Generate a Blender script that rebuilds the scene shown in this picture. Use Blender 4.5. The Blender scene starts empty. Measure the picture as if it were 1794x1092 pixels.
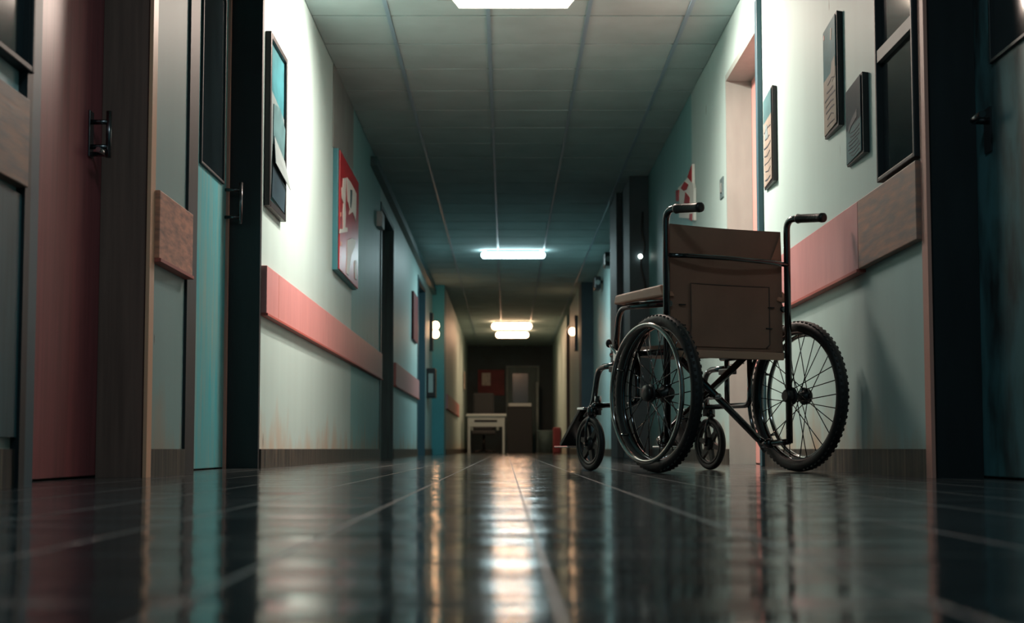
import bpy, bmesh, math, random
from mathutils import Vector, Matrix
random.seed(7)
C = bpy.context.scene.collection
PI = math.pi
WL, WR = -1.175, 1.36          # the two corridor wall faces
REC = 0.155                    # depth of the door recesses
CEIL = 2.70

# ------------------------------------------------------------------ materials
def new_mat(name):
    m = bpy.data.materials.new(name); m.use_nodes = True
    nt = m.node_tree
    return m, nt, nt.nodes['Principled BSDF']

def mat(name, col, rough=0.5, metal=0.0, var=0.0, scale=6.0, stretch=(1, 1, 1), bump=0.0, col2=None, spec=0.5, coat=0.0):
    m, nt, b = new_mat(name)
    b.inputs['Roughness'].default_value = rough
    b.inputs['Metallic'].default_value = metal
    b.inputs['Specular IOR Level'].default_value = spec
    b.inputs['Coat Weight'].default_value = coat
    b.inputs['Base Color'].default_value = (*col, 1)
    if var > 0 or bump > 0 or col2:
        tc = nt.nodes.new('ShaderNodeTexCoord'); mp = nt.nodes.new('ShaderNodeMapping')
        mp.inputs['Scale'].default_value = stretch
        nz = nt.nodes.new('ShaderNodeTexNoise'); nz.inputs['Scale'].default_value = scale; nz.inputs['Detail'].default_value = 6
        nt.links.new(tc.outputs['Object'], mp.inputs['Vector']); nt.links.new(mp.outputs['Vector'], nz.inputs['Vector'])
        cr = nt.nodes.new('ShaderNodeValToRGB')
        c2 = col2 or tuple(c * (1 - var) for c in col)
        cr.color_ramp.elements[0].position = 0.33; cr.color_ramp.elements[0].color = (*c2, 1)
        cr.color_ramp.elements[1].position = 0.62; cr.color_ramp.elements[1].color = (*col, 1)
        nt.links.new(nz.outputs['Fac'], cr.inputs['Fac']); nt.links.new(cr.outputs['Color'], b.inputs['Base Color'])
        if bump > 0:
            bp = nt.nodes.new('ShaderNodeBump'); bp.inputs['Strength'].default_value = bump; bp.inputs['Distance'].default_value = 0.004
            nt.links.new(nz.outputs['Fac'], bp.inputs['Height']); nt.links.new(bp.outputs['Normal'], b.inputs['Normal'])
    return m

def emit(name, col, strength):
    m, nt, b = new_mat(name)
    b.inputs['Base Color'].default_value = (*col, 1)
    b.inputs['Emission Color'].default_value = (*col, 1)
    b.inputs['Emission Strength'].default_value = strength
    return m

def wall_mat(name, col):
    """aged eggshell paint: long vertical streaks, hairline marks and rusty damp stains creeping up from the skirting"""
    m, nt, b = new_mat(name); N = nt.nodes.new; L = nt.links.new
    tc = N('ShaderNodeTexCoord')
    m1 = N('ShaderNodeMapping'); m1.inputs['Scale'].default_value = (6, 6, 0.5)
    n1 = N('ShaderNodeTexNoise'); n1.inputs['Scale'].default_value = 1.0; n1.inputs['Detail'].default_value = 5
    L(tc.outputs['Object'], m1.inputs['Vector']); L(m1.outputs['Vector'], n1.inputs['Vector'])
    r1 = N('ShaderNodeValToRGB'); r1.color_ramp.elements[0].position = .3; r1.color_ramp.elements[1].position = .7
    r1.color_ramp.elements[0].color = (*[c * .94 for c in col], 1); r1.color_ramp.elements[1].color = (*col, 1)
    L(n1.outputs['Fac'], r1.inputs['Fac'])
    # stains
    n2 = N('ShaderNodeTexNoise'); n2.inputs['Scale'].default_value = 1.0; n2.inputs['Detail'].default_value = 7
    m2 = N('ShaderNodeMapping'); m2.inputs['Scale'].default_value = (5, 5, 2.2)
    L(tc.outputs['Object'], m2.inputs['Vector']); L(m2.outputs['Vector'], n2.inputs['Vector'])
    sx = N('ShaderNodeSeparateXYZ'); L(tc.outputs['Object'], sx.inputs['Vector'])
    mr = N('ShaderNodeMapRange'); mr.inputs['From Min'].default_value = .05; mr.inputs['From Max'].default_value = .45
    mr.inputs['To Min'].default_value = .30; mr.inputs['To Max'].default_value = -.25
    L(sx.outputs['Z'], mr.inputs['Value'])
    ad = N('ShaderNodeMath'); ad.operation = 'ADD'; L(n2.outputs['Fac'], ad.inputs[0]); L(mr.outputs['Result'], ad.inputs[1])
    r2 = N('ShaderNodeValToRGB'); r2.color_ramp.elements[0].position = .52; r2.color_ramp.elements[1].position = .95
    r2.color_ramp.elements[0].color = (0, 0, 0, 1); r2.color_ramp.elements[1].color = (.8, .8, .8, 1)
    L(ad.outputs[0], r2.inputs['Fac'])
    mx = N('ShaderNodeMix'); mx.data_type = 'RGBA'; L(r2.outputs['Color'], mx.inputs['Factor'])
    L(r1.outputs['Color'], mx.inputs['A']); mx.inputs['B'].default_value = (.44, .27, .15, 1)
    # hairline marks and chips
    vz = N('ShaderNodeTexNoise'); vz.inputs['Scale'].default_value = 1; vz.inputs['Detail'].default_value = 2
    m3 = N('ShaderNodeMapping'); m3.inputs['Scale'].default_value = (16, 16, 3.5)
    L(tc.outputs['Object'], m3.inputs['Vector']); L(m3.outputs['Vector'], vz.inputs['Vector'])
    r3 = N('ShaderNodeValToRGB'); r3.color_ramp.elements[0].position = .765; r3.color_ramp.elements[1].position = .79
    L(vz.outputs['Fac'], r3.inputs['Fac'])
    mx2 = N('ShaderNodeMix'); mx2.data_type = 'RGBA'; L(r3.outputs['Color'], mx2.inputs['Factor'])
    L(mx.outputs['Result'], mx2.inputs['A']); mx2.inputs['B'].default_value = (.10, .10, .09, 1)
    L(mx2.outputs['Result'], b.inputs['Base Color'])
    bp = N('ShaderNodeBump'); bp.inputs['Strength'].default_value = .06; bp.inputs['Distance'].default_value = .006
    L(n1.outputs['Fac'], bp.inputs['Height']); L(bp.outputs['Normal'], b.inputs['Normal'])
    b.inputs['Roughness'].default_value = .5
    b.inputs['Specular IOR Level'].default_value = .35
    return m

def floor_mat():
    m, nt, b = new_mat('polished_floor_tiles'); N = nt.nodes.new; L = nt.links.new
    tc = N('ShaderNodeTexCoord')
    mp = N('ShaderNodeMapping'); mp.inputs['Location'].default_value = (.195, .1, 0)
    L(tc.outputs['Object'], mp.inputs['Vector'])
    br = N('ShaderNodeTexBrick'); br.offset = 0; br.inputs['Scale'].default_value = 1
    br.inputs['Brick Width'].default_value = .225; br.inputs['Row Height'].default_value = 1.35
    br.inputs['Mortar Size'].default_value = .0022; br.inputs['Mortar Smooth'].default_value = .3
    br.inputs['Color1'].default_value = (.050, .058, .060, 1); br.inputs['Color2'].default_value = (.068, .075, .076, 1)
    br.inputs['Mortar'].default_value = (.17, .19, .185, 1)
    L(mp.outputs['Vector'], br.inputs['Vector'])
    n1 = N('ShaderNodeTexNoise'); n1.inputs['Scale'].default_value = 4; n1.inputs['Detail'].default_value = 6
    L(tc.outputs['Object'], n1.inputs['Vector'])
    mx = N('ShaderNodeMix'); mx.data_type = 'RGBA'; mx.blend_type = 'MULTIPLY'; mx.inputs['Factor'].default_value = .6
    L(br.outputs['Color'], mx.inputs['A'])
    r = N('ShaderNodeValToRGB'); r.color_ramp.elements[0].color = (.45, .45, .45, 1); r.color_ramp.elements[0].position = .35
    r.color_ramp.elements[1].position = .65
    L(n1.outputs['Fac'], r.inputs['Fac']); L(r.outputs['Color'], mx.inputs['B']); L(mx.outputs['Result'], b.inputs['Base Color'])
    rr = N('ShaderNodeMapRange'); rr.inputs['To Min'].default_value = FLOOR_R[0]; rr.inputs['To Max'].default_value = FLOOR_R[1]
    L(n1.outputs['Fac'], rr.inputs['Value'])
    rm = N('ShaderNodeMix'); rm.data_type = 'FLOAT'; L(br.outputs['Fac'], rm.inputs['Factor']); L(rr.outputs['Result'], rm.inputs['A']); rm.inputs['B'].default_value = .42
    L(rm.outputs['Result'], b.inputs['Roughness'])
    # worn, gently rippled wax
    m2 = N('ShaderNodeMapping'); m2.inputs['Scale'].default_value = (.9, 6.5, 1)
    L(tc.outputs['Object'], m2.inputs['Vector'])
    n2 = N('ShaderNodeTexNoise'); n2.inputs['Scale'].default_value = 1.6; n2.inputs['Detail'].default_value = 2.5; n2.inputs['Roughness'].default_value = .45
    L(m2.outputs['Vector'], n2.inputs['Vector'])
    b1 = N('ShaderNodeBump'); b1.inputs['Strength'].default_value = FLOOR_BUMP; b1.inputs['Distance'].default_value = .02
    L(n2.outputs['Fac'], b1.inputs['Height'])
    b2 = N('ShaderNodeBump'); b2.invert = True; b2.inputs['Strength'].default_value = .5; b2.inputs['Distance'].default_value = .002
    L(br.outputs['Fac'], b2.inputs['Height']); L(b1.outputs['Normal'], b2.inputs['Normal'])
    L(b2.outputs['Normal'], b.inputs['Normal'])
    b.inputs['IOR'].default_value = 1.33
    return m

def skirting_mat():
    m, nt, b = new_mat('dark_stone_skirting'); N = nt.nodes.new; L = nt.links.new
    tc = N('ShaderNodeTexCoord')
    mp = N('ShaderNodeMapping'); mp.inputs['Scale'].default_value = (30, 30, 3)
    n = N('ShaderNodeTexNoise'); n.inputs['Scale'].default_value = 1; n.inputs['Detail'].default_value = 8
    L(tc.outputs['Object'], mp.inputs['Vector']); L(mp.outputs['Vector'], n.inputs['Vector'])
    r = N('ShaderNodeValToRGB'); r.color_ramp.elements[0].position = .40; r.color_ramp.elements[0].color = (.018, .018, .017, 1)
    r.color_ramp.elements[1].position = .72; r.color_ramp.elements[1].color = (.11, .09, .065, 1)
    L(n.outputs['Fac'], r.inputs['Fac'])
    sx = N('ShaderNodeSeparateXYZ'); L(tc.outputs['Object'], sx.inputs['Vector'])
    pp = N('ShaderNodeMath'); pp.operation = 'PINGPONG'; pp.inputs[1].default_value = .11
    L(sx.outputs['Y'], pp.inputs[0])
    lt = N('ShaderNodeMath'); lt.operation = 'LESS_THAN'; lt.inputs[1].default_value = .0022; L(pp.outputs[0], lt.inputs[0])
    mx = N('ShaderNodeMix'); mx.data_type = 'RGBA'; L(lt.outputs[0], mx.inputs['Factor'])
    L(r.outputs['Color'], mx.inputs['A']); mx.inputs['B'].default_value = (.24, .19, .13, 1)
    L(mx.outputs['Result'], b.inputs['Base Color']); b.inputs['Roughness'].default_value = .4
    return m

FLOOR_R = (.05, .15); FLOOR_BUMP = .5
WALL = wall_mat('aged_teal_wall_paint', (.41, .58, .565))
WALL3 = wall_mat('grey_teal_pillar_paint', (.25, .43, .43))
WALLDIM = wall_mat('shade_teal_wall_tone', (.21, .47, .48))  # dimness between the ceiling lights put into the wall colour
FLOOR = floor_mat(); SKIRT = skirting_mat()
CEILM = mat('mineral_ceiling_tile', (.39, .51, .51), .9, var=.12, scale=3)
CEILD = mat('ceiling_tile_joint', (.015, .022, .025), .8)
TBAR = mat('ceiling_grid_bar', (.24, .36, .43), .4)
PINK = mat('dusty_pink_paint', (.56, .255, .25), .45, var=.10, scale=5, stretch=(3, 3, .6), bump=.05)
PINKEDGE = mat('rail_red_edge', (.40, .09, .07), .5)
WORN = mat('worn_wood_veneer', (.20, .14, .125), .5, col2=(.42, .20, .13), scale=3, stretch=(2, 2, 14), bump=.2)
BUMPW = mat('orange_grained_wood', (.66, .28, .175), .5, col2=(.30, .14, .10), scale=4, stretch=(3, 3, 13), bump=.2)
REDDOOR = mat('dull_red_door_paint', (.34, .075, .085), .38, var=.25, scale=5, stretch=(7, 7, .4), bump=.12)
PINKDOOR = mat('pale_pink_door_paint', (.72, .34, .31), .45, var=.08, scale=4, stretch=(6, 6, .4))
TEALDOOR = mat('teal_door_paint', (.05, .32, .37), .42, var=.25, scale=4, stretch=(6, 6, .5), bump=.15, col2=(.16, .30, .29))
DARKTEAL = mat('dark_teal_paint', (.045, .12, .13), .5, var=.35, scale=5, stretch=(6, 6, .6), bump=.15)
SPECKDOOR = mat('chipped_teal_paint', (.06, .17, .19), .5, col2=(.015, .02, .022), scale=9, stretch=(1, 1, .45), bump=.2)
BLUETRIM = mat('dark_blue_teal_trim', (.03, .085, .11), .45)
BLACKTRIM = mat('near_black_trim', (.012, .017, .020), .5, var=.3, scale=4, stretch=(5, 5, .7))
BROWNTRIM = mat('brown_wood_jamb', (.20, .125, .10), .5, var=.3, scale=5, stretch=(8, 8, .4), bump=.1)
EDGEW = mat('bare_wood_edge', (.80, .46, .29), .4)
CREAM = mat('cream_jamb_paint', (.27, .33, .31), .5, var=.1, scale=4, stretch=(4, 4, 1))
SALMON = mat('salmon_edge_paint', (.62, .30, .24), .5)
GLASSD = mat('dark_window_glass', (.012, .022, .026), .08, spec=.8, var=.4, scale=3, stretch=(3, 3, .6))
GREYP = mat('grey_panel_paint', (.21, .25, .24), .55, var=.2, scale=3)
TEALWALL = mat('strong_teal_column_paint', (.06, .33, .38), .5, var=.1, scale=2)
DARKCOL = mat('dark_slate_column_paint', (.055, .085, .10), .6, var=.3, scale=2)
METALB = mat('black_chrome', (.12, .12, .125), .10, metal=1.0)
CHROME = mat('chrome', (.62, .62, .63), .15, metal=1.0)
STEELD = mat('dark_handle_metal', (.16, .16, .17), .25, metal=1.0)
RIMB = mat('dark_polished_rim', (.38, .37, .36), .12, metal=1.0)
RUBBER = mat('black_rubber', (.012, .012, .013), .55, bump=.3, scale=60)
GRIP = mat('black_grip_rubber', (.014, .014, .015), .35, bump=.4, scale=90)
LEATHER = mat('brown_vinyl', (.33, .175, .12), .5, var=.15, scale=7, bump=.12)
SEAM = mat('brown_seam', (.10, .062, .05), .6)
PAD = mat('tan_arm_pad', (.50, .235, .15), .4, var=.15, scale=12)
TAN = mat('tan_webbing', (.55, .32, .22), .6)
RED = mat('red_sign_enamel', (.45, .018, .028), .35, var=.15, scale=3)
WHITE = mat('off_white_enamel', (.74, .80, .76), .45)
TEALEDGE = mat('teal_board_edge', (.04, .20, .24), .4)
POSTERT = mat('teal_poster_print', (.05, .26, .31), .3, var=.45, scale=5)
POSTERD = mat('dark_slate_print', (.03, .06, .08), .3, var=.4, scale=6)
POSTERS = mat('sand_poster_print', (.36, .33, .28), .35, var=.3, scale=9)
POSTERM = mat('muted_teal_print', (.09, .21, .23), .35, var=.4, scale=8)
INK = mat('dark_print_ink', (.035, .05, .065), .4)
PAPERT = mat('grey_teal_paper', (.11, .18, .19), .5, var=.25, scale=6)
PAPERL = mat('pale_grey_paper', (.20, .28, .29), .5, var=.15, scale=6)
BLACK = mat('black_plastic', (.012, .012, .013), .4)
WHITEP = mat('white_laminate', (.38, .46, .48), .4)
DARKFAB = mat('dark_fabric', (.02, .028, .034), .8)
DKRED = mat('dull_red_board', (.16, .02, .03), .6, var=.3, scale=5)

# ------------------------------------------------------------------ mesh helpers
LOC = {}
class MB:
    """collects shapes, then links them as ONE mesh object"""
    def __init__(s): s.bm = bmesh.new()
    def box(s, x0, x1, y0, y1, z0, z1):
        vs = [s.bm.verts.new(p) for p in ((x0, y0, z0), (x1, y0, z0), (x1, y1, z0), (x0, y1, z0), (x0, y0, z1), (x1, y0, z1), (x1, y1, z1), (x0, y1, z1))]
        for f in ((0, 3, 2, 1), (4, 5, 6, 7), (0, 1, 5, 4), (1, 2, 6, 5), (2, 3, 7, 6), (3, 0, 4, 7)): s.bm.faces.new([vs[i] for i in f])
        return s
    def hexa(s, pts):
        vs = [s.bm.verts.new(p) for p in pts]
        for f in ((0, 3, 2, 1), (4, 5, 6, 7), (0, 1, 5, 4), (1, 2, 6, 5), (2, 3, 7, 6), (3, 0, 4, 7)): s.bm.faces.new([vs[i] for i in f])
        return s
    def prism(s, pts, d):
        """closed outline (3D points) given a thickness vector"""
        d = Vector(d); a = [s.bm.verts.new(p) for p in pts]; b = [s.bm.verts.new(Vector(p) + d) for p in pts]
        s.bm.faces.new(a); s.bm.faces.new(b[::-1]); n = len(pts)
        for i in range(n): s.bm.faces.new((a[i], b[i], b[(i + 1) % n], a[(i + 1) % n]))
        return s
    def tube(s, path, r, n=12, caps=True, closed=False):
        P = [Vector(p) for p in path]; m = len(P); rings = []; up = None
        for i, p in enumerate(P):
            if closed: t = (P[(i + 1) % m] - P[i - 1]).normalized()
            else: t = (P[min(i + 1, m - 1)] - P[max(i - 1, 0)]).normalized()
            if up is None:
                up = t.orthogonal().normalized()
            up = (up - t * up.dot(t)).normalized(); w = t.cross(up)
            rr = r[i] if isinstance(r, (list, tuple)) else r
            rings.append([s.bm.verts.new(p + (up * math.cos(2 * PI * k / n) + w * math.sin(2 * PI * k / n)) * rr) for k in range(n)])
        for i in range(m if closed else m - 1):
            a, b = rings[i], rings[(i + 1) % m]
            off = 0
            if closed and i == m - 1:
                off = min(range(n), key=lambda o: (a[0].co - b[o].co).length)
            for k in range(n):
                f = s.bm.faces.new((a[k], a[(k + 1) % n], b[(k + 1 + off) % n], b[(k + off) % n])); f.smooth = True
        if caps and not closed:
            s.bm.faces.new(rings[0][::-1]); s.bm.faces.new(rings[-1])
        return s
    def lathe(s, c, axis, prof, n=48, closed=True):
        """profile of (radius, along-axis) turned about an axis through c"""
        ax = Vector(axis).normalized(); u = ax.orthogonal().normalized(); w = ax.cross(u); c = Vector(c); R = []
        for k in range(n):
            a = 2 * PI * k / n; d = u * math.cos(a) + w * math.sin(a)
            R.append([s.bm.verts.new(c + d * rr + ax * h) for rr, h in prof])
        q = len(prof)
        for k in range(n):
            a, b = R[k], R[(k + 1) % n]
            for j in range(q if closed else q - 1):
                f = s.bm.faces.new((a[j], b[j], b[(j + 1) % q], a[(j + 1) % q])); f.smooth = True
        if not closed:
            s.bm.faces.new([r[0] for r in R][::-1]); s.bm.faces.new([r[-1] for r in R])
        return s
    def ball(s, c, r, sc=(1, 1, 1)):
        g = bmesh.ops.create_uvsphere(s.bm, u_segments=16, v_segments=10, radius=r, matrix=Matrix.Translation(c) @ Matrix.Diagonal((*sc, 1)))
        for v in g['verts']:
            for f in v.link_faces: f.smooth = True
        return s
    def build(s, name, material, parent=None, bevel=0.0):
        bmesh.ops.recalc_face_normals(s.bm, faces=s.bm.faces)
        if parent is not None:
            l = LOC.get(parent.name, Vector((0, 0, 0)))
            if l.length: bmesh.ops.translate(s.bm, verts=s.bm.verts, vec=-l)
        me = bpy.data.meshes.new(name); s.bm.to_mesh(me); s.bm.free()
        me.materials.append(material)
        o = bpy.data.objects.new(name, me); C.objects.link(o)
        if parent is not None:
            o.parent = parent
            LOC[o.name] = LOC.get(parent.name, Vector((0, 0, 0)))
        if bevel:
            b = o.modifiers.new('bevel', 'BEVEL'); b.width = bevel; b.segments = 2; b.limit_method = 'ANGLE'
        return o

def tag(o, label, cat, group=None):
    o['label'] = label; o['category'] = cat
    if group: o['group'] = group
    return o
def thing(name, label, cat, loc, group=None):
    o = bpy.data.objects.new(name, None); o.empty_display_size = .1; C.objects.link(o); o.location = loc; LOC[o.name] = Vector(loc)
    return tag(o, label, cat, group)
def struct(o): o['kind'] = 'structure'; return o
def fillet(pts, rad, n=6):
    P = [Vector(p) for p in pts]; out = [P[0]]
    for i in range(1, len(P) - 1):
        a, b, c = P[i - 1], P[i], P[i + 1]; d1 = (a - b); d2 = (c - b)
        r = min(rad, d1.length * .48, d2.length * .48)
        p, q = b + d1.normalized() * r, b + d2.normalized() * r
        for k in range(n + 1):
            t = k / n; out.append(p * (1 - t) ** 2 + b * 2 * t * (1 - t) + q * t * t)
    out.append(P[-1]); return out

# ------------------------------------------------------------------ the shell
b = MB(); b.box(-2.2, 2.4, -1.2, 36.4, -.12, 0); struct(b.build('floor', FLOOR))
b = MB(); b.box(-2.2, 2.4, -1.2, 36.4, CEIL + .012, CEIL + .14); ceil = struct(b.build('ceiling', CEILD))
b = MB()
xs = [-.71 - .6, -.71, -.108, .492, 1.09, 1.69]; y0 = 8.45 - .6 * 16
for i in range(5):
    for j in range(75):
        ya = y0 + .6 * j
        if ya > 36 or ya < -1.2: continue
        b.box(max(xs[i], WL) + .003, min(xs[i + 1], WR) - .003, ya + .012, ya + .588, CEIL, CEIL + .02)
b.build('ceiling_panel', CEILM, ceil, .002)
for x in xs[1:5]:
    MB().box(x - .012, x + .012, -1.2, 36.2, CEIL - .008, CEIL + .01).build('grid_bar', TBAR, ceil)

DOOR_H = 2.40
def wall(name, face, segs, opens, sgn, band=None):
    """wall of blocks: segs = (y0, y1, face_x); opens = (y0, y1) with a lintel above"""
    b = MB(); back = face + sgn * .42
    for y0, y1, fx in segs: b.box(min(fx, back), max(fx, back), y0, y1, 0, CEIL + .012)
    for y0, y1 in opens:
        b.box(min(face, back), max(face, back), y0, y1, DOOR_H, CEIL + .012)
        bb = face + sgn * (REC + .055)
        b.box(min(bb, back), max(bb, back), y0, y1, 0, DOOR_H)
    o = struct(b.build(name, WALL))
    if band: MB().box(min(face, back), max(face, back), *band, 0, CEIL + .012).build('toned_section', WALLDIM, o)  # stretch far from the lamps, its shade held in a darker teal
    return o
wall('wall_left', WL, [(-1.2, 3.42, WL), (6.78, 10.765, WL), (14.8, 18.8, WL), (20.6, 22.6, WL), (23.3, 36.2, -.985)],
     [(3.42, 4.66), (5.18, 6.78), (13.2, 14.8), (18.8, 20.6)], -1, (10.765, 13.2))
wall('wall_right', WR, [(-1.2, 3.1, WR), (4.57, 7.5, WR), (8.70, 10.34, WR), (15.3, 22.2, WR), (22.9, 26.2, 1.17), (27.6, 36.2, 1.17)],
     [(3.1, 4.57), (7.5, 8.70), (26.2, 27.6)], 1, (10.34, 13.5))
MB().box(-2.2, 2.4, 36.2, 36.4, 0, CEIL + .012).build('wall_end', mat('night_blue_wall_paint', (.018, .05, .065), .6, var=.4, scale=2))
struct(bpy.data.objects['wall_end'])
MB().box(WL - .42, WL, 4.66, 5.18, 0, CEIL + .012).build('toned_section', WALL3, bpy.data.objects['wall_left'])
# columns that stand out of the walls further down
def column(x0, x1, y0, y1, m):
    o = MB().box(x0, x1, y0, y1, 0, CEIL).build('pillar', m, None, .006); return struct(o)
column(-1.60, -.985, 22.6, 23.3, TEALWALL)
column(1.175, 1.78, 13.5, 14.4, DARKCOL)
column(1.120, 1.78, 14.4, 15.3, DARKCOL)
column(1.170, 1.78, 22.2, 22.9, DARKCOL)

# skirting
def skirt(name, face, segs, sgn):
    b = MB()
    for y0, y1, fx in segs:
        b.box(min(fx, fx - sgn * .012), max(fx, fx - sgn * .012), y0, y1, 0, .092)
    struct(b.build(name, SKIRT))
skirt('baseboard_left', WL, [(-1.2, 3.42, WL), (4.665, 5.18, WL), (6.785, 13.2, WL), (14.8, 18.8, WL), (20.6, 22.6, WL), (23.3, 36.2, -.985)], -1)
skirt('baseboard_right', WR, [(-1.2, 3.1, WR), (4.575, 7.5, WR), (8.70, 13.5, WR), (15.3, 22.2, WR), (22.9, 26.2, 1.17)], 1)
# boxed pipe run under the ceiling on the left
struct(MB().box(WL, WL + .06, 12.2, 22.6, 2.54, 2.62).build('trim_1', DARKTEAL))

# ------------------------------------------------------------------ doors
def door(num, sgn, face, y0, y1, leafm, near_w, far_w, nearm, farm, edgem, out=.0):
    """recessed door: leaf root, door_frame parts around the recess"""
    bx = face + sgn * REC
    leaf = MB().box(min(bx, bx + sgn * .045), max(bx, bx + sgn * .045), y0 + .005, y1 - .005, .006, DOOR_H - .005).build('door_%d' % num, leafm, None, .003)
    struct(leaf)
    def bxs(a, c): return (min(a, c), max(a, c))
    # far jamb lining (its broad face looks back down the corridor) and near jamb
    MB().box(*bxs(face - sgn * .004, bx - sgn * .001), y1 - far_w, y1 - .001, 0, DOOR_H - .001).build('door_frame', farm, leaf)
    MB().box(*bxs(face - sgn * .010, bx - sgn * .001), y0 + .001, y0 + near_w, 0, DOOR_H - .001).build('door_frame', nearm, leaf)
    MB().box(*bxs(face - sgn * .004, bx - sgn * .001), y0 + near_w, y1 - far_w, DOOR_H - .04, DOOR_H - .001).build('door_head', farm, leaf)
    if edgem:
        MB().box(*bxs(face - sgn * .014, face - sgn * .002), y1 - .045, y1 + .016, 0, DOOR_H).build('frame_edge', edgem, leaf)
    return leaf, bx
def pull(leaf, x, sgn, y, z0, z1, reach=.06, rose=True):
    """vertical bar pull with two stand-offs on a back plate"""
    s = -sgn
    b = MB(); xo = x + s * reach
    b.tube([(xo, y, z0), (xo, y, z1)], .009)
    for z in (z0 + .035, z1 - .035): b.tube([(x, y, z), (xo, y, z)], .008)
    h = b.build('door_handle', STEELD, leaf)
    if rose: MB().box(min(x, x + s * .006), max(x, x + s * .006), y - .022, y + .022, z0 + .0, z1).build('back_plate', STEELD, h, .002)
    return h
def pane(leaf, x, sgn, y0, y1, z0, z1, fm):
    s = -sgn
    f = MB(); t = .012
    for a in ((y0 - t, y0, z0 - t, z1 + t), (y1, y1 + t, z0 - t, z1 + t), (y0, y1, z0 - t, z0), (y0, y1, z1, z1 + t)):
        f.box(min(x, x + s * .012), max(x, x + s * .012), *a)
    fr = f.build('window_frame', fm, leaf, .002)
    MB().box(min(x, x + s * .004), max(x, x + s * .004), y0, y1, z0, z1).build('window_pane', GLASSD, fr)

# 1: dull red leaf on the left, brown jamb
l1, x1 = door(1, -1, WL, 3.42, 4.66, REDDOOR, .10, .03, BLUETRIM, BROWNTRIM, EDGEW)
pull(l1, x1, -1, 4.50, 1.02, 1.17)
MB().tube([(x1, 4.52, 1.035), (x1 + .05, 4.52, 1.035), (x1 + .05, 4.42, 1.03)], .008).build('latch_lever', CHROME, l1)
# 2: teal leaf on the left with dark glass, black jamb
l2, x2 = door(2, -1, WL, 5.18, 6.78, TEALDOOR, .155, .04, BLACKTRIM, BLACKTRIM, None)
pane(l2, x2, -1, 6.12, 6.60, 1.34, 2.2, BLACKTRIM)
pull(l2, x2, -1, 6.68, 1.15, 1.35, .075, False)
MB().box(x2, x2 + .012, 6.705, 6.735, 0, DOOR_H - .05).build('leaf_edge', SALMON, l2)
# 3: chipped teal leaf on the right, deep in shade
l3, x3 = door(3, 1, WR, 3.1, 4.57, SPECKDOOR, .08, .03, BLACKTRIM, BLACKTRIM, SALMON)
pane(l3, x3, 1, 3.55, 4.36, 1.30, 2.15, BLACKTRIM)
hb = MB(); hb.tube(fillet([(x3, 4.42, 1.12), (x3 - .055, 4.42, 1.12), (x3 - .06, 4.30, 1.115)], .03), .011); hb.box(x3 - .006, x3, 4.39, 4.45, 1.02, 1.16)
hb.build('door_handle', STEELD, l3)
# 4: pale pink leaf on the right behind the wheelchair, cream jamb and dark teal near casing
l4, x4 = door(4, 1, WR, 7.5, 8.70, PINKDOOR, .03, .02, CREAM, CREAM, None)
MB().box(WR - .028, WR - .001, 7.46, 7.52, 0, DOOR_H + .09).build('door_casing', BLUETRIM, l4, .003)
MB().box(WR - .006, WR - .001, 7.521, 7.60, 0, DOOR_H + .03).build('casing_board', CREAM, l4)
# 5, 6: dark doors further along the left wall; 7: dark opening on the right
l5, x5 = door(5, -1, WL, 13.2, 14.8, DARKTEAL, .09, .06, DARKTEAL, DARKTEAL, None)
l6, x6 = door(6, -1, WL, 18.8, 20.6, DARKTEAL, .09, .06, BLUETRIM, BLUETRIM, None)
l7, x7 = door(7, 1, 1.17, 26.2, 27.6, DARKFAB, .06, .06, BROWNTRIM, BROWNTRIM, None)
# end door with glass
e = MB().box(.05, .78, 36.12, 36.195, 0, 2.15).build('door_8', DARKTEAL, None, .004); struct(e)
b = MB(); b.box(-.01, .05, 36.08, 36.195, 0, 2.2); b.box(.78, .84, 36.08, 36.195, 0, 2.2); b.box(.05, .78, 36.08, 36.195, 2.15, 2.2)
b.build('door_frame', PAPERT, e)
MB().box(.16, .55, 36.105, 36.12, 1.15, 2.0).build('window_pane', mat('dusk_glass', (.05, .09, .11), .2), e)

# ------------------------------------------------------------------ windows in the walls
def wall_window(n, sgn, face, y0, y1, z0, z1, mull, fm):
    s = -sgn
    b = MB(); t = .016
    rng = lambda d: (min(face - s * .002, face + s * d), max(face - s * .002, face + s * d))
    for a in ((y0, y0 + t, z0, z1), (y1 - t, y1, z0, z1), (y0 + t, y1 - t, z0, z0 + t), (y0 + t, y1 - t, z1 - t, z1)): b.box(*rng(.03), *a)
    root = b.build('window_%d' % n, fm, None, .003); struct(root)
    zs = [z0 + t] + list(mull) + [z1 - t]
    for i in range(len(zs) - 1):
        MB().box(*rng(.008), y0 + t, y1 - t, zs[i], zs[i + 1]).build('window_pane', GLASSD, root)
    for z in mull: MB().box(*rng(.026), y0 + t, y1 - t, z - .022, z + .022).build('window_bar', GREYP, root)
    return root
w1 = wall_window(1, 1, WR, 4.60, 5.07, 1.045, 2.35, [1.50], BLACKTRIM)
w2 = wall_window(2, -1, WL, 2.55, 3.41, 1.00, 2.30, [], BLACKTRIM)
# dark teal panelling below the near left bumper
MB().box(WL, WL + .014, 2.4, 3.40, .12, .70).build('trim_2', DARKTEAL); struct(bpy.data.objects['trim_2'])
MB().box(WL, WL + .022, 3.385, 3.425, 0, 2.6).build('trim_3', BLACKTRIM); struct(bpy.data.objects['trim_3'])

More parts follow.
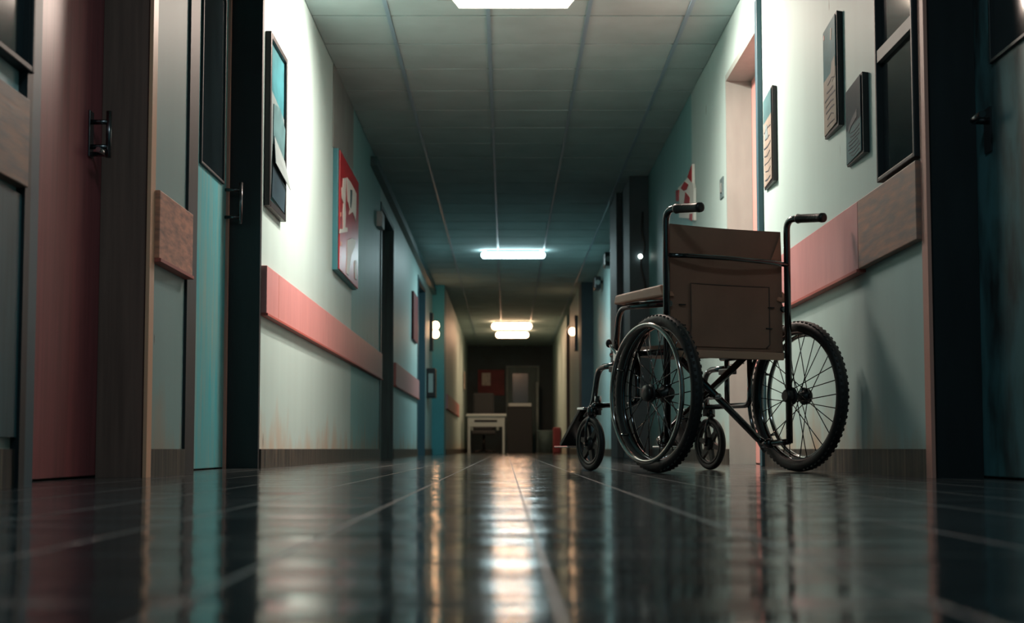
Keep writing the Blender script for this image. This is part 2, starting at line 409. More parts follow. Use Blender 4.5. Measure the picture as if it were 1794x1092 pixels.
# ------------------------------------------------------------------ wall guards (bumper rails)
def guard(sgn, face, y0, y1, z0, z1, m, label, edge=True, group=None, seams=()):
    s = -sgn; r = lambda d0, d1: (min(face + s * d0, face + s * d1), max(face + s * d0, face + s * d1))
    t = thing('wall_guard_rail', label, 'wall guard', (face, (y0 + y1) / 2, z0), group)
    MB().box(*r(.0, .03), y0, y1, z0 + .006, z1).build('guard_board', m, t, .003)
    if edge: MB().box(*r(.0, .036), y0, y1, z0 - .006, z0 + .006).build('bottom_lip', PINKEDGE, t, .001)
    for y in seams: MB().box(*r(.03, .031), y - .004, y + .004, z0 + .01, z1 - .004).build('joint_strip', SALMON, t)
    return t
guard(-1, WL, 6.79, 13.17, .735, .97, PINK, 'long pink wall guard below the red sign on the left wall', seams=(7.15,))
guard(-1, WL, 14.82, 18.78, .745, .99, PINK, 'dim pink wall guard between the two dark doors further along')
guard(-1, -.985, 23.32, 29.0, .745, .99, PINK, 'farthest pink wall guard beyond the bright teal column')
guard(-1, WL, 4.675, 5.175, .715, .948, BUMPW, 'short orange wood grained wall guard block on the narrow pillar between two doors')
guard(-1, WL, 2.4, 3.384, .71, .93, WORN, 'dark brown wall guard below the window at the near left end', edge=False)
guard(1, WR, 5.36, 7.455, .765, 1.03, PINK, 'plain pink wall guard right behind the wheelchair backrest')
guard(1, WR, 4.59, 5.355, .765, 1.03, WORN, 'scuffed grey brown wall guard length under the dark window', edge=False)

# ------------------------------------------------------------------ boards and posters on the walls
# framed notice board
t = thing('notice_board', 'tall narrow dark framed notice board with overlapping teal papers', 'notice board', (WL, 7.1, 1.26))
Y0, Y1, Z0, Z1 = 6.85, 7.35, 1.28, 2.12
MB().box(WL, WL + .016, Y0, Y1, Z0, Z1).build('backing', POSTERT, t)
b = MB()
for a in ((Y0 - .010, Y0 + .02, Z0 - .01, Z1 + .01), (Y1 - .022, Y1 + .008, Z0 - .01, Z1 + .01), (Y0 + .03, Y1 - .022, Z0 - .01, Z0 + .022), (Y0 + .03, Y1 - .022, Z1 - .02, Z1 + .01)): b.box(WL, WL + .030, *a)
b.build('frame', BLACK, t, .003)
xx = WL + .017
MB().prism([(xx, Y0 + .04, 1.86), (xx, Y0 + .2, 1.84), (xx, Y1 - .03, 1.80), (xx, Y1 - .03, 1.30), (xx, Y0 + .04, 1.33)], (.003, 0, 0)).build('paper_sheet', PAPERT, t)
MB().prism([(xx + .004, Y0 + .12, 1.80), (xx + .006, Y0 + .3, 1.82), (xx + .01, Y1 - .05, 1.74), (xx + .004, Y1 - .05, 1.56), (xx + .004, Y0 + .12, 1.60)], (.003, 0, 0)).build('paper_sheet', POSTERM, t)
MB().prism([(xx + .007, Y0 + .13, 1.64), (xx + .007, Y1 - .04, 1.58), (xx + .03, Y1 + .03, 1.44), (xx + .02, Y0 + .10, 1.50)], (.003, 0, 0)).build('paper_sheet', PAPERL, t)
MB().prism([(xx + .006, Y0 + .10, 1.49), (xx + .012, Y1 - .03, 1.45), (xx + .006, Y1 - .03, 1.31), (xx + .006, Y0 + .08, 1.33)], (.003, 0, 0)).build('paper_sheet', POSTERD, t)

# tall grey panel above the red sign
o = MB().box(WL, WL + .008, 9.52, 10.76, 2.13, CEIL).build('cover_panel_mount', GREYP, None, .002)
tag(o, 'flat grey panel on the wall between the red sign and the ceiling', 'wall panel')

# red sign with white figures
t = thing('wall_sign', 'large red board with white broken figures on the left wall', 'sign', (WL, 10.2, 1.31))
MB().box(WL, WL + .036, 9.56, 10.82, 1.30, 2.13).build('backing', TEALEDGE, t, .003)
MB().box(WL + .036, WL + .045, 9.60, 10.82, 1.31, 2.125).build('red_face', RED, t, .002)
SX = WL + .0452
ink = {'white_stroke': [(9.50, 1.96), (9.69, 2.0), (9.67, 1.96), (9.64, 1.79), (9.67, 1.74), (9.64, 1.64), (9.78, 1.66), (9.78, 1.63), (9.32, 1.55), (9.33, 1.58), (9.52, 1.61), (9.5, 1.72), (9.53, 1.79), (9.49, 1.8), (9.44, 1.81), (9.41, 1.88), (9.48, 1.89)],
 'white_banner': [(9.73, 2.01), (9.97, 2.02), (10.37, 2.01), (10.36, 1.92), (10.33, 1.79), (10.25, 1.815), (10.1, 1.825), (9.88, 1.77), (9.93, 1.81), (9.79, 1.85), (9.75, 1.94)],
 'white_wedge': [(9.78, 1.57), (10.09, 1.63), (10.34, 1.65), (10.29, 1.6), (10.03, 1.49), (9.93, 1.38), (9.87, 1.33), (9.74, 1.33), (9.77, 1.44)],
 'white_drop': [(10.27, 1.49), (10.4, 1.51), (10.42, 1.36), (10.31, 1.36), (10.25, 1.42)]}
for k, l in ink.items(): MB().prism([(SX, y + .26, z) for y, z in l], (.004, 0, 0)).build(k, WHITE, t)
MB().prism([(SX + .004, y + .26, z) for y, z in [(9.93, 1.96), (10.06, 1.98), (10.04, 1.9), (9.98, 1.83), (9.93, 1.83)]], (.002, 0, 0)).build('grey_slot', POSTERM, t)
MB().prism([(SX, y + .32, z) for y, z in [(9.30, 1.70), (9.37, 1.71), (9.36, 1.68), (9.30, 1.67)]], (.003, 0, 0)).build('pale_spot', SALMON, t)
MB().prism([(SX, y + .32, z) for y, z in [(9.31, 1.50), (9.4, 1.51), (9.38, 1.48), (9.31, 1.47)]], (.003, 0, 0)).build('pale_spot', SALMON, t)

# posters on the right wall
def poster(label, y0, y1, z0, z1, topm, lowm, split, seedv, sag=.0, group=None):
    t = thing('wall_poster', label, 'poster', (WR, (y0 + y1) / 2, z0), group)
    rnd = random.Random(seedv); x = WR; w = y1 - y0; h = z1 - z0
    P = lambda u, v, d: (x - d, y0 + u * w, z0 + v * h)     # u=0 is the near edge
    # stiff sheet standing off the wall, its near edge a thick dark mount
    MB().hexa([P(-.02, -.015, 0), P(1.0, -.005, 0), P(1.0, -.005, .012), P(-.02, -.015, .024), P(-.02, 1.0, 0), P(1.0, 1.0, 0), P(1.0, 1.0, .012), P(-.02, 1.01, .024)]).build('mount', BLACK, t, .002)
    MB().hexa([P(.03, split, .026), P(.985, split, .0125), P(.985, split, .015), P(.03, split, .029), P(.03, .985, .026), P(.985, .985, .0125), P(.985, .985, .015), P(.03, .985, .029)]).build('printed_sheet', topm, t)
    MB().hexa([P(.03, .02, .026), P(.985, .02, .0125), P(.985, .02, .015), P(.03, .02, .029), P(.03, split, .026), P(.985, split, .0125), P(.985, split, .015), P(.03, split, .029)]).build('printed_sheet', lowm, t)
    def D(u): return .0295 - .014 * u
    for k in range(7):
        v = .06 + k * (split - .1) / 7 + rnd.uniform(0, .01); u0 = rnd.uniform(.08, .25); u1 = rnd.uniform(.6, .92)
        um = (u0 + u1) / 2 + rnd.uniform(-.1, .1); dv = rnd.uniform(-.02, .03); th = rnd.uniform(.008, .016)
        pts = [P(u0, v, D(u0)), P(um, v + dv, D(um)), P(u1, v + .01, D(u1)), P(u1, v + .01 + th, D(u1)), P(um, v + dv + th, D(um)), P(u0, v + th, D(u0))]
        MB().prism(pts, (-.001, 0, 0)).build('printed_line', INK, t)
    return t, P, D
t, P, D = poster('tall teal and sand coloured poster, highest of those by the dark window', 5.67, 5.96, 1.40, 1.86, POSTERT, POSTERS, .52, 3)
MB().prism([P(.30, .80, D(.3)), P(.26, .90, D(.26)), P(.36, .92, D(.36)), P(.40, .82, D(.4))], (-.001, 0, 0)).build('printed_patch', POSTERS, t)
MB().prism([P(.90, .90, D(.9)), P(.84, .90, D(.84)), P(.84, .94, D(.84)), P(.90, .95, D(.9))], (-.001, 0, 0)).build('printed_patch', SALMON, t)
MB().prism([P(.30, .42, D(.3)), P(.05, .46, D(.05)), P(.05, .62, D(.05)), P(.30, .60, D(.3)), P(.40, .50, D(.4))], (-.001, 0, 0)).build('printed_patch', POSTERS, t)
t, P, D = poster('small dark slate poster hanging lower, nearest to the dark window', 5.28, 5.58, 1.205, 1.505, POSTERD, POSTERM, .45, 9)
MB().prism([P(.25, .50, D(.25)), P(.60, .46, D(.6)), P(.78, .40, D(.78)), P(.80, .47, D(.8)), P(.60, .54, D(.6)), P(.25, .60, D(.25))], (-.001, 0, 0)).build('printed_patch', INK, t)
t, P, D = poster('narrow grey and sand poster on the bright wall next to the pink door', 7.07, 7.37, 1.44, 1.915, POSTERM, POSTERS, .72, 21)
MB().prism([P(.40, .50, D(.4)), P(.80, .52, D(.8)), P(.75, .68, D(.75)), P(.50, .66, D(.5))], (-.001, 0, 0)).build('printed_patch', PAPERL, t)

# light switch
t = thing('light_switch', 'small grey light switch plate beside the pink door', 'switch', (WR, 8.88, 1.66))
MB().box(WR - .008, WR, 8.82, 8.95, 1.665, 1.795).build('switch_plate', PAPERT, t, .002)
MB().box(WR - .014, WR - .008, 8.865, 8.905, 1.70, 1.76).build('rocker', GREYP, t, .001)

# red and white flag-like poster
t = thing('wall_flag_sign', 'torn red and white banner hanging on the teal wall past the pink door', 'banner', (WR, 10.6, 1.72))
FX = WR - .004
MB().prism([(FX, y, z) for y, z in [(11.0, 2.12), (10.69, 2.1), (10.41, 2.09), (10.15, 2.14), (10.14, 2.0), (10.08, 1.95), (10.09, 1.85), (10.09, 1.72), (10.32, 1.77), (10.95, 1.88), (10.91, 1.99)]], (-.02, 0, 0)).build('white_cloth', WHITE, t)
for l in ([(10.39, 2.09), (10.15, 2.13), (10.17, 2.01)], [(10.79, 2.08), (10.57, 2.09), (10.36, 2.03), (10.46, 2.01), (10.62, 2.03)], [(10.6, 1.93), (10.52, 2.0), (10.29, 1.92), (10.31, 1.88)], [(11.11, 2.12), (10.91, 2.09), (10.95, 2.01), (11.09, 2.03)], [(10.29, 1.8), (10.16, 1.78), (10.18, 1.73), (10.31, 1.76)]):
    MB().prism([(FX - .020, y, z) for y, z in l], (-.004, 0, 0)).build('red_patch', RED, t)

# ------------------------------------------------------------------ ceiling lights
WARM = (1.0, .79, .68); COOL = (.62, .95, 1.0); AMBER = (1.0, .54, .33)
def area(name, loc, sx, sy, power, col, parent, spread=PI):
    L = bpy.data.lights.new(name, 'AREA'); L.shape = 'RECTANGLE'; L.size = sx; L.size_y = sy; L.energy = power; L.color = col; L.spread = spread
    o = bpy.data.objects.new(name, L); C.objects.link(o); o.parent = parent; o.location = Vector(loc) - LOC.get(parent.name, Vector((0, 0, 0)))
    return o
t = thing('ceiling_light', 'wide cream ceiling light at the top edge, nearest of the ceiling lights', 'ceiling light', (.04, 7.75, 2.60))
MB().box(-.40, .48, 7.42, 8.08, 2.675, CEIL - .0005).build('housing', CREAM, t, .004)
db = MB(); db.hexa([(-.270, 7.46, 2.615), (.350, 7.46, 2.615), (.350, 8.03, 2.615), (-.270, 8.03, 2.615), (-.318, 7.46, 2.675), (.398, 7.46, 2.675), (.398, 8.03, 2.675), (-.318, 8.03, 2.675)])
db.build('diffuser', emit('cream_diffuser', (1, .86, .66), 5.0), t)
area('down_lamp', (.04, 7.745, 2.612), .36, .42, 66, WARM, t)
for sg, xl in ((-1, -.30), (1, .38)):          # the sloped lenses throw a band of light across each wall
    o = area('side_lamp', (xl + sg * .004, 7.745, 2.642), .06, .54, 40, WARM, t, math.radians(118))
    o.rotation_euler = (0, -sg * math.radians(47), 0)

def pill(loc, w, r, d, m, label, power_col, grp):
    x, y, z = loc
    t = thing('ceiling_light', label, 'ceiling light', loc, grp)
    prof = []; n = 12
    for k in range(n): a = PI / 2 + PI * k / (n - 1); prof.append((x - w / 2 + r + r * math.cos(a), z + r * math.sin(a)))
    for k in range(n): a = -PI / 2 + PI * k / (n - 1); prof.append((x + w / 2 - r + r * math.cos(a), z + r * math.sin(a)))
    MB().prism([(px, y - d / 2, pz) for px, pz in prof], (0, d, 0)).build('diffuser', m, t, .012)
    MB().box(x - w * .42, x + w * .42, y - d * .3, y + d * .3, z + r * .9, CEIL - .0005).build('housing', GREYP, t, .004)
    area('tube_lamp', (x, y, z - r - .002), w * .7, d * .5, power_col[0], power_col[1], t)
    return t
pill((.09, 18.63, 2.635), .84, .038, .10, emit('cool_diffuser', (.70, .95, 1.0), 16), 'white lozenge ceiling light, second along the corridor', (42, (.70, .95, .98)), None)
pill((.112, 29.1, 2.60), .83, .066, .10, emit('warm_diffuser', (1, .60, .35), 15), 'warm ceiling light, upper one of the stacked pair far down the corridor', (27, AMBER), None)
pill((.13, 31.35, 2.60), .73, .064, .10, bpy.data.materials['warm_diffuser'], 'warm ceiling light, lower one of the stacked pair far down the corridor', (27, AMBER), None)

# unseen fill light, added to brighten the near doors and the chair back
t = thing('ceiling_light', 'added unseen fill light above the near doors', 'ceiling light', (.05, 2.4, 2.6))
MB().box(-.40, .48, 2.1, 2.7, 2.66, CEIL - .0005).build('housing', CREAM, t, .004)
MB().box(-.30, .40, 2.15, 2.65, 2.63, 2.66).build('diffuser', emit('fill_diffuser', (.5, .85, .9), .3), t)
area('fill_lamp', (.05, 2.4, 2.625), .6, .4, 18, (.70, .93, 1.0), t)

# ------------------------------------------------------------------ small fittings along the walls
def sconce(label, x, y, z, sgn, two):
    t = thing('wall_lamp', label, 'wall lamp', (x, y, z - .3)); s = -sgn
    MB().box(min(x, x + s * .05), max(x, x + s * .05), y - .10, y + .10, z - .32, z + .26).build('back_plate', BLACK, t, .004)
    m = bpy.data.materials.get('sconce_glow') or emit('sconce_glow', (1, .60, .32), 16)
    for dz in ((-.06, .07) if two else (0,)):
        MB().ball((x + s * .085, y, z + dz), .06, (1, 1, 1.1)).build('bulb', m, t)
    return t
sconce('pair of glowing warm bulbs on a dark plate beside the teal column', WL, 21.9, 1.92, -1, True)
sconce('glowing wall lamp on the right wall near the far end', 1.17, 23.4, 2.02, 1, False)
t = thing('wall_dispenser_mount', 'small black wall box with pale front, near the bright teal column', 'dispenser', (WL, 21.2, .85))
MB().box(WL, WL + .13, 20.95, 21.4, .85, 1.28).build('case', BLACK, t, .01)
MB().box(WL + .03, WL + .10, 20.94, 20.95, .92, 1.2).build('front_plate', CREAM, t)
o = MB().box(WL, WL + .055, 12.78, 13.02, 2.10, 2.24).build('mounted_sign_box', WHITEP, None, .008); tag(o, 'little pale sign box high beside the first dark door', 'sign')
o = MB().box(WL, WL + .03, 17.6, 18.4, 1.45, 2.05).build('mounted_picture_board', DKRED, None, .004); tag(o, 'dull red board beside the second dark door', 'board')
# hanging speakers high on the right
for (y, z, lab) in ((17.9, 2.47, 'dark box camera under the ceiling on the right, nearer of two'), (20.0, 2.42, 'dark box camera under the ceiling on the right, farther of two')):
    t = thing('security_camera_mount', lab, 'camera', (WR, y, z))
    MB().box(WR - .13, WR - .03, y - .14, y + .14, z - .09, z + .09).build('camera_case', BLACK, t, .02)
    MB().tube([(WR, y, z + .02), (WR - .05, y, z + .02)], .02).build('bracket', BLACK, t)
    MB().lathe((WR - .08, y - .14, z), (0, 1, 0), [(.035, -.02), (.035, .02)], 16, False).build('lens_ring', GREYP, t)
# cable and tiny glowing dot in place of a reflection on the dark column
o = MB().tube(fillet([(1.30, 13.485, 2.35), (1.29, 13.48, 2.15), (1.33, 13.48, 2.0), (1.27, 13.48, 1.86), (1.31, 13.47, 1.70), (1.335, 13.485, 1.55)], .08), .009, 8).build('hanging_cord', BLACK); tag(o, 'loose black cord hanging down the dark right column', 'cord')
o = MB().ball((1.275, 13.475, 1.92), .022).build('glint_dot', emit('glint_glow', (.9, 1, .9), 6)); tag(o, 'tiny white glowing dot for a bright glint on the dark right column', 'glint')

# ------------------------------------------------------------------ the far end
t = thing('table', 'white table with a deep apron at the far end of the corridor', 'table', (-.42, 31.6, 0))
MB().box(-.88, .0, 31.3, 31.9, .80, .86).build('table_top', WHITEP, t, .01)
MB().box(-.84, -.04, 31.34, 31.37, .58, .80).build('apron', WHITEP, t, .004)
MB().box(-.70, -.20, 31.33, 31.345, .68, .73).build('drawer_slot', BLACK, t)
for x in (-.82, -.06):
    for y in (31.36, 31.84): MB().box(x - .025, x + .025, y - .025, y + .025, 0, .80).build('leg', WHITEP, t)
t = thing('office_chair', 'dark chair standing behind the white table', 'chair', (-.5, 33.0, 0))
MB().box(-.8, -.25, 32.8, 33.3, .42, .52).build('seat', DARKFAB, t, .03)
MB().box(-.78, -.28, 33.26, 33.36, .52, 1.40).build('backrest', DARKFAB, t, .05)
MB().tube([(-.52, 33.05, .06), (-.52, 33.05, .42)], .03).build('column', BLACK, t)
for k in range(5): MB().tube([(-.52, 33.05, .06), (-.52 + .28 * math.cos(k * 1.257), 33.05 + .28 * math.sin(k * 1.257), .025)], .02).build('leg', BLACK, t)
for x, z0, z1 in ((-.80, .9, 1.35), (-.20, 1.0, 1.3)):
    MB().box(x - .03, x + .03, 33.0, 33.3, .52, .9).build('armrest', PAPERL, t, .01)
t = thing('wall_board_frame', 'dark red notice board on the end wall above the chair', 'notice board', (-.4, 36.2, 1.5))
MB().box(-.72, -.05, 36.16, 36.199, 1.45, 2.1).build('panel', DKRED, t)
MB().box(-.62, -.40, 36.15, 36.16, 1.70, 2.02).build('paper', POSTERS, t)
o = MB().box(-.965, -.945, 32.4, 32.9, 1.45, 1.85).build('mounted_paper', POSTERS); tag(o, 'cream paper sheet pinned to the left wall above the white table', 'paper')
t = thing('cabinet', 'dark cabinet with a white top ledge beside the white table', 'cabinet', (.3, 34.2, 0))
MB().box(.02, .62, 34.0, 34.5, 0, 1.10).build('body', DARKFAB, t, .01)
MB().box(.05, .60, 33.96, 34.5, 1.10, 1.18).build('top', WHITEP, t, .01)
o = MB().box(.74, .80, 35.4, 35.9, .0, 1.75).build('folding_screen', PAPERL); tag(o, 'thin pale upright board standing by the end door', 'board')
t = thing('bin', 'pale blue bin on the floor at the far end', 'bin', (1.0, 33.2, 0))
MB().lathe((.92, 33.2, 0), (0, 0, 1), [(.15, 0), (.19, .5), (.20, .52), (.20, .50)], 20, False).build('bucket', PAPERT, t)
o = MB().box(1.0, 1.15, 30.2, 30.7, 0, .55).build('crate', DKRED, None, .02); tag(o, 'dull red crate by the right wall at the far end', 'crate')

# ------------------------------------------------------------------ the wheelchair
wc = thing('wheelchair', 'folding wheelchair with brown vinyl back seen from behind on the tiled floor', 'wheelchair', (0, 0, 0))
LOC[wc.name] = Vector((0, 0, 0))
wc.location = (.879, 5.62, 0); wc.rotation_euler = (0, 0, math.radians(25))
A = (1, 0, 0)
spoke_m = MB()
for sg in (-1, 1):
    X = .33 * sg; c = Vector((X, 0, .305))
    # knobbly tyre
    tb = MB(); prof = []
    for k in range(16):
        a = 2 * PI * k / 16; prof.append((.281 + .024 * math.cos(a), .023 * math.sin(a)))
    tb.lathe(c, A, prof, 96)
    for k in range(72):
        a = 2 * PI * k / 72
        for off, sh in ((-.011, 0), (.011, .5)):
            aa = a + sh * 2 * PI / 72; d = Vector((0, math.cos(aa), math.sin(aa))); tt = Vector((0, -math.sin(aa), math.cos(aa)))
            if d.z < -.985: continue
            p = c + d * .2975 + Vector((off, 0, 0)); hx, ht, hr = Vector((.006, 0, 0)), tt * .0055, d * .0050
            tb.hexa([p - hx - ht - hr, p + hx - ht - hr, p + hx + ht - hr, p - hx + ht - hr, p - hx - ht + hr, p + hx - ht + hr, p + hx + ht + hr, p - hx + ht + hr])
    wh = tb.build('rear_wheel', RUBBER, wc)
    MB().lathe(c, A, [(.268, -.013), (.268, .013), (.256, .011), (.250, .005), (.250, -.005), (.256, -.011)], 80).build('rim', METALB, wh)
    hb = MB(); hb.lathe(c, A, [(.016, -.036), (.034, -.034), (.036, -.028), (.018, -.022), (.016, 0), (.018, .022), (.036, .028), (.034, .034), (.016, .036)], 28, False)
    hb.lathe(c + Vector((sg * .045, 0, 0)), A, [(.010, -.012), (.030, -.010), (.033, 0), (.026, .008), (.008, .012)], 24, False)
    hb.build('hub', BLACK, wh)
    cr = c + Vector((sg * .052, 0, 0)); pr = []
    for k in range(10): a = 2 * PI * k / 10; pr.append((.262 + .0095 * math.cos(a), .0095 * math.sin(a)))
    if sg > 0: cr = c + Vector((.036, 0, 0)); pr = [(r_ - .012, h_) for r_, h_ in pr]
    rb = MB(); rb.lathe(cr, A, pr, 96)
    for k in range(6):
        a = k * PI / 3 + .4; d = Vector((0, math.cos(a), math.sin(a)))
        rb.tube([c + d * .258 + Vector((sg * .006, 0, 0)), cr + d * (.262 if sg < 0 else .25)], .005, 8)
    rb.build('push_rim', RIMB, wh)
    for k in range(28):
        a = 2 * PI * k / 28; side = 1 if k % 2 else -1; lace = .9 if (k // 2) % 2 else -.9
        p0 = c + Vector((side * .027, .030 * math.cos(a + lace), .030 * math.sin(a + lace))); p1 = c + Vector((side * .003, .252 * math.cos(a), .252 * math.sin(a)))
        MB().tube([p0, p1], .0021, 6).build('spoke', METALB, wh)

for sg in (-1, 1):
    # back post with push handle
    x = .285 * sg
    bp = MB(); bp.tube(fillet([(x, 0, .115), (x, 0, 1.022), (x + .008, -.10, 1.012)], .055), .0135, 14); pb = bp.build('back_post', METALB, wc)
    gb = MB(); gb.lathe((x + .014, -.135, 1.008), (-.20, 1, .10), [(.012, -.075), (.0185, -.073), (.0195, -.06), (.0175, -.05), (.0175, .05), (.020, .062), (.016, .07)], 20, False)
    gb.build('hand_grip', GRIP, pb)
    MB().lathe((x, 0, .305), A, [(.02, -.022), (.026, -.015), (.026, .015), (.02, .022)], 20, False).build('axle_clamp', BLACK, pb)
    # side frame
    x = .27 * sg
    sf = MB()
    sf.tube([(x, .0, .468), (x, .46, .482)], .0125)
    sf.tube(fillet([(x, .25, .47), (x, .25, .275), (x, .60, .275)], .04), .0115)
    sf.tube([(x, .42, .47), (x, .42, .275)], .0115)
    sf.tube([(x, .585, .235), (x, .585, .315)], .015)
    sf.build('side_frame', METALB, wc)
    # armrest
    ar = MB(); ar.tube(fillet([(x, .0, .655), (x, .40, .675), (x, .425, .49)], .07), .012); arm = ar.build('armrest', METALB, wc)
    MB().tube([(x, .02, .672), (x, .34, .69)], .006, 8).build('pad_rail', CHROME, arm)
    w = .027
    pd = MB(); pd.hexa([(x - w, .0, .684), (x + w, .0, .684), (x + w, .40, .686), (x - w, .40, .686), (x - w * .8, .035, .732), (x + w * .8, .035, .732), (x + w * .8, .395, .724), (x - w * .8, .395, .724)])
    pd.build('arm_pad', PAD, arm, .008)
    # leg rest
    lr = MB(); lr.tube(fillet([(x, .40, .437), (x, .578, .437), (x, .63, .265), (x, .74, .22)], .055), .0125); leg = lr.build('leg_rest', METALB, wc)
    MB().box(x - .018, x + .018, .37, .46, .41, .435).build('hanger_clamp', BLACK, leg, .004)
    ci = -sg
    xa, xb = sorted((x + sg * .03, x - sg * .065))
    MB().hexa([(xa, .69, .255), (xb, .69, .255), (xb, .705, .262), (xa, .705, .262), (xa, .87, .105), (xb, .87, .105), (xb, .885, .115), (xa, .885, .115)]).build('calf_panel', BLACK, leg, .002)
    MB().box(xa - .004, xb + .004, .80, .93, .098, .106).build('foot_plate', CHROME, leg, .003)
    MB().box(xa, xb, .66, .72, .258, .27).build('panel_cap', CHROME, leg, .003)
    # caster
    xc = .298 * sg; cc = Vector((xc, .60, .115))
    fk = MB()
    for e_ in (-1, 1):
        fk.tube(fillet([(xc + e_ * .023, .60, .105), (xc + e_ * .023, .595, .20), (xc, .59, .242)], .025), .006, 8)
    fk.tube([(xc - .03, .60, .115), (xc + .03, .60, .115)], .006, 8)
    fk.lathe((xc, .59, .245), (0, 0, 1), [(.014, -.014), (.019, -.01), (.019, .018), (.013, .028)], 18, False)
    fk.tube([(xc, .588, .26), (x, .585, .29)], .014, 10)
    fo = fk.build('caster_fork', METALB, wc)
    tp = [(.1005 + .0145 * math.cos(2 * PI * k / 12), .0135 * math.sin(2 * PI * k / 12)) for k in range(12)]
    MB().lathe(cc, A, tp, 56).build('caster_tire', RUBBER, fo)
    wb = MB(); wb.lathe(cc, A, [(.090, -.010), (.090, .010), (.078, .009), (.078, -.009)], 48)
    wb.lathe(cc, A, [(.010, -.018), (.028, -.014), (.030, 0), (.028, .014), (.010, .018)], 24, False)
    for k in range(6):
        a = k * PI / 3 + .25; d = Vector((0, math.cos(a), math.sin(a))); q = Vector((0, -math.sin(a), math.cos(a))); h = Vector((.007, 0, 0))
        p0, p1 = cc + d * .024, cc + d * .082
        wb.hexa([p0 - q * .014 - h, p0 + q * .014 - h, p1 + q * .009 - h, p1 - q * .009 - h, p0 - q * .014 + h, p0 + q * .014 + h, p1 + q * .009 + h, p1 - q * .009 + h])
    wb.build('caster_hub', BLACK, fo)
    # brake
    bk = MB(); bk.tube(fillet([(x + sg * .02, .36, .47), (x + sg * .03, .39, .495), (x + sg * .03, .43, .525)], .02), .007, 8); bk.box(min(x, x + sg * .03), max(x, x + sg * .03), .33, .40, .452, .492)
    br_ = bk.build('brake_lever', CHROME, wc, .002)
    MB().ball((x + sg * .03, .433, .528), .013, (1, 1, 1.4)).build('lever_knob', BLACK, br_)
    # wheel guard between seat and wheel: bent strip following the tyre
    gd = MB(); pts = []
    for k in range(25):
        a = math.radians(-52 + 112 * k / 24); pts.append(Vector((.287 * sg, .283 * math.cos(a), .305 + .283 * math.sin(a))))
    gd.tube(pts, .008, 8); gd.build('skirt_guard', METALB, wc)

# cross brace
cx = .05
for (p0, p1, yy) in (((-.14, .47), (.262, .125), .17), ((.215, .47), (-.20, .125), .21)):
    mb = MB(); mb.tube(fillet([(p0[0], yy, p0[1]), (p1[0], yy, p1[1]), (p1[0] + (.012 if p1[0] > 0 else -.012), yy - .05, .115)], .03), .0145, 12)
    mb.lathe((p1[0], yy - .05, .115), (0, 1, 0), [(.008, -.03), (.019, -.026), (.019, .026), (.008, .03)], 16, False)
    br2 = mb.build('cross_brace', METALB, wc)
for sg, yy in ((1, .12), (-1, .16)):
    x = .285 * sg
    MB().tube(fillet([(x, 0, .122), (x * .97, .06, .118), (.262 if sg > 0 else -.20, yy, .115)], .04), .0125, 12).build('lower_link', METALB, wc)
MB().lathe((cx + .0, .19, .305), (0, 1, 0), [(.006, -.045), (.012, -.042), (.012, .042), (.006, .045)], 16, False).build('pivot_bolt', CHROME, wc)
# seat sling
st = MB(); n = 10
for k in range(n):
    u0, u1 = k / n, (k + 1) / n; x0, x1 = -.262 + .524 * u0, -.262 + .524 * u1
    s0, s1 = .018 * math.sin(PI * u0), .018 * math.sin(PI * u1)
    st.hexa([(x0, .012, .478 - s0), (x1, .012, .478 - s1), (x1, .45, .488 - s1), (x0, .45, .488 - s0), (x0, .012, .497 - s0), (x1, .012, .497 - s1), (x1, .45, .507 - s1), (x0, .45, .507 - s0)])
sto = st.build('seat', LEATHER, wc)
MB().box(-.262, .262, -.004, .010, .448, .478).build('seat_webbing', TAN, sto, .003)
# back upholstery: shallow sling between the posts
def back_y(u): return .014 + .022 * math.sin(PI * u)
bk = MB(); n = 14
for (z0, z1) in ((.475, .84), (.84, .972)):
    for k in range(n):
        u0, u1 = k / n, (k + 1) / n; x0, x1 = -.268 + .536 * u0, -.268 + .536 * u1; a, d = back_y(u0), back_y(u1)
        lean = .006 if z0 > .8 else 0
        bk.hexa([(x0, a, z0), (x1, d, z0), (x1, d + .016, z0), (x0, a + .016, z0), (x0, a + lean, z1), (x1, d + lean, z1), (x1, d + .016, z1), (x0, a + .016, z1)])
bo = bk.build('backrest', LEATHER, wc)
# side hems wrapped round the posts
# stitched pocket with piping
pc = MB(); u0, u1 = .20, .885
xs_ = lambda u: -.268 + .536 * u
for k in range(12):
    a0 = u0 + (u1 - u0) * k / 12; a1 = u0 + (u1 - u0) * (k + 1) / 12
    pc.hexa([(xs_(a0), back_y(a0) - .006, .495), (xs_(a1), back_y(a1) - .006, .495), (xs_(a1), back_y(a1), .495), (xs_(a0), back_y(a0), .495), (xs_(a0), back_y(a0) - .006, .742), (xs_(a1), back_y(a1) - .006, .742), (xs_(a1), back_y(a1), .742), (xs_(a0), back_y(a0), .742)])
po = pc.build('back_pocket', LEATHER, bo)
path = []
for k in range(13): u = u0 + (u1 - u0) * k / 12; path.append((xs_(u), back_y(u) - .0065, .742))
right_side = [(xs_(u1), back_y(u1) - .0065, z) for z in (.70, .62, .55, .51)] + [(xs_(u1 - .03), back_y(u1 - .03) - .0065, .495)]
left_side = [(xs_(u0 - .05), back_y(u0 - .05) - .003, .495), (xs_(u0 - .01), back_y(u0 - .01) - .0065, .53), (xs_(u0), back_y(u0) - .0065, .57), (xs_(u0), back_y(u0) - .0065, .70)]
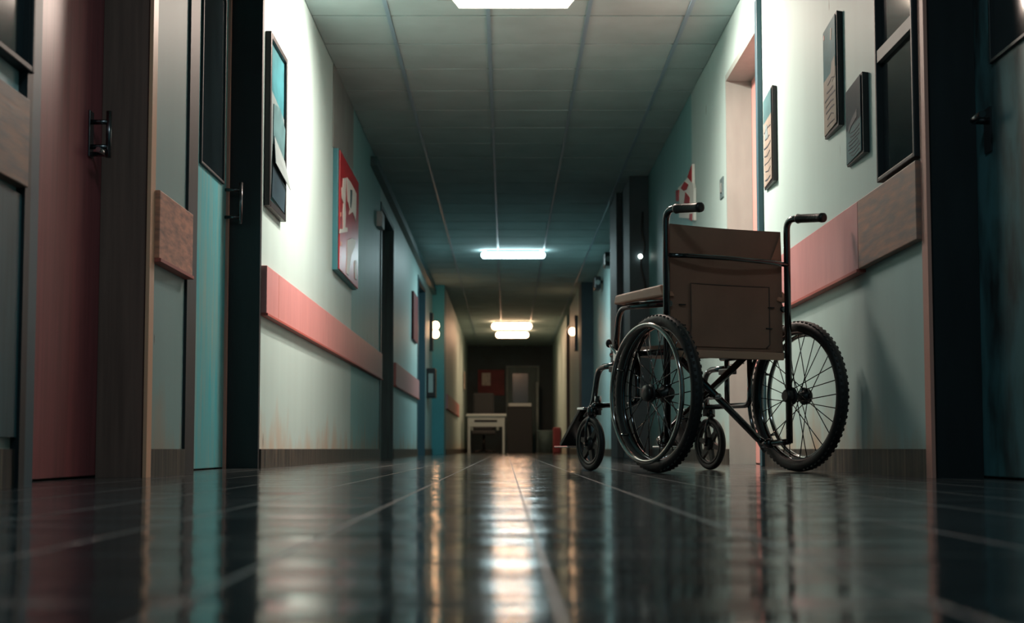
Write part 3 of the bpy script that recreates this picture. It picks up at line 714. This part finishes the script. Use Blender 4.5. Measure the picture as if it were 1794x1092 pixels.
MB().tube(left_side + path + right_side, .0022, 6).build('pocket_piping', SEAM, bo)
for u, z in ((.12, .655), (.12, .575), (.90, .66), (.88, .575)):
    MB().box(xs_(u) - .014, xs_(u) + .014, back_y(u) - .010, back_y(u) - .002, z - .0022, z + .0022).build('stitch_mark', BLACK, bo)
# fold crease at the upper corner and the lower hem
MB().prism([(xs_(.985), back_y(.985) - .003, .955), (xs_(.985), back_y(.985) - .003, .846), (xs_(.90), back_y(.9) - .003, .846)], (0, -.003, 0)).build('corner_fold', PAD, bo)
MB().tube([(xs_(u / 10), back_y(u / 10) - .002, .478) for u in range(11)], .005, 8).build('bottom_hem', SEAM, bo)
# bar across the back
MB().tube([(-.285, -.004, .842), (-.2, -.022, .843), (0, -.030, .842), (.2, -.022, .838), (.285, -.004, .834)], .0095, 12).build('back_bar', METALB, wc)

# ------------------------------------------------------------------ world, camera, colour
w = bpy.data.worlds.new('night'); bpy.context.scene.world = w; w.use_nodes = True
bg = w.node_tree.nodes['Background']; bg.inputs['Color'].default_value = (.12, .45, .52, 1); bg.inputs['Strength'].default_value = .2

cam = bpy.data.cameras.new('camera'); co = bpy.data.objects.new('camera', cam); C.objects.link(co)
co.location = (0, 0, .092); co.rotation_euler = (math.radians(94), 0, 0)
cam.sensor_fit = 'HORIZONTAL'; cam.sensor_width = 36; cam.lens = 2500 * 36 / 1794
cam.shift_x = 10 / 1794; cam.shift_y = (787 - 546 - 2500 * math.tan(math.radians(4))) / 1794
cam.clip_start = .02; cam.clip_end = 100
cam.dof.use_dof = True; cam.dof.focus_distance = 5.8; cam.dof.aperture_fstop = 4.5
sc = bpy.context.scene; sc.camera = co
sc.view_settings.view_transform = 'Standard'; sc.view_settings.look = 'None'; sc.view_settings.gamma = 1; sc.view_settings.use_curve_mapping = False
sc.view_settings.exposure = 0.0
sc.cycles.use_denoising = True
sc.cycles.max_bounces = 10; sc.cycles.diffuse_bounces = 6; sc.cycles.glossy_bounces = 5
sc.cycles.sample_clamp_indirect = 6
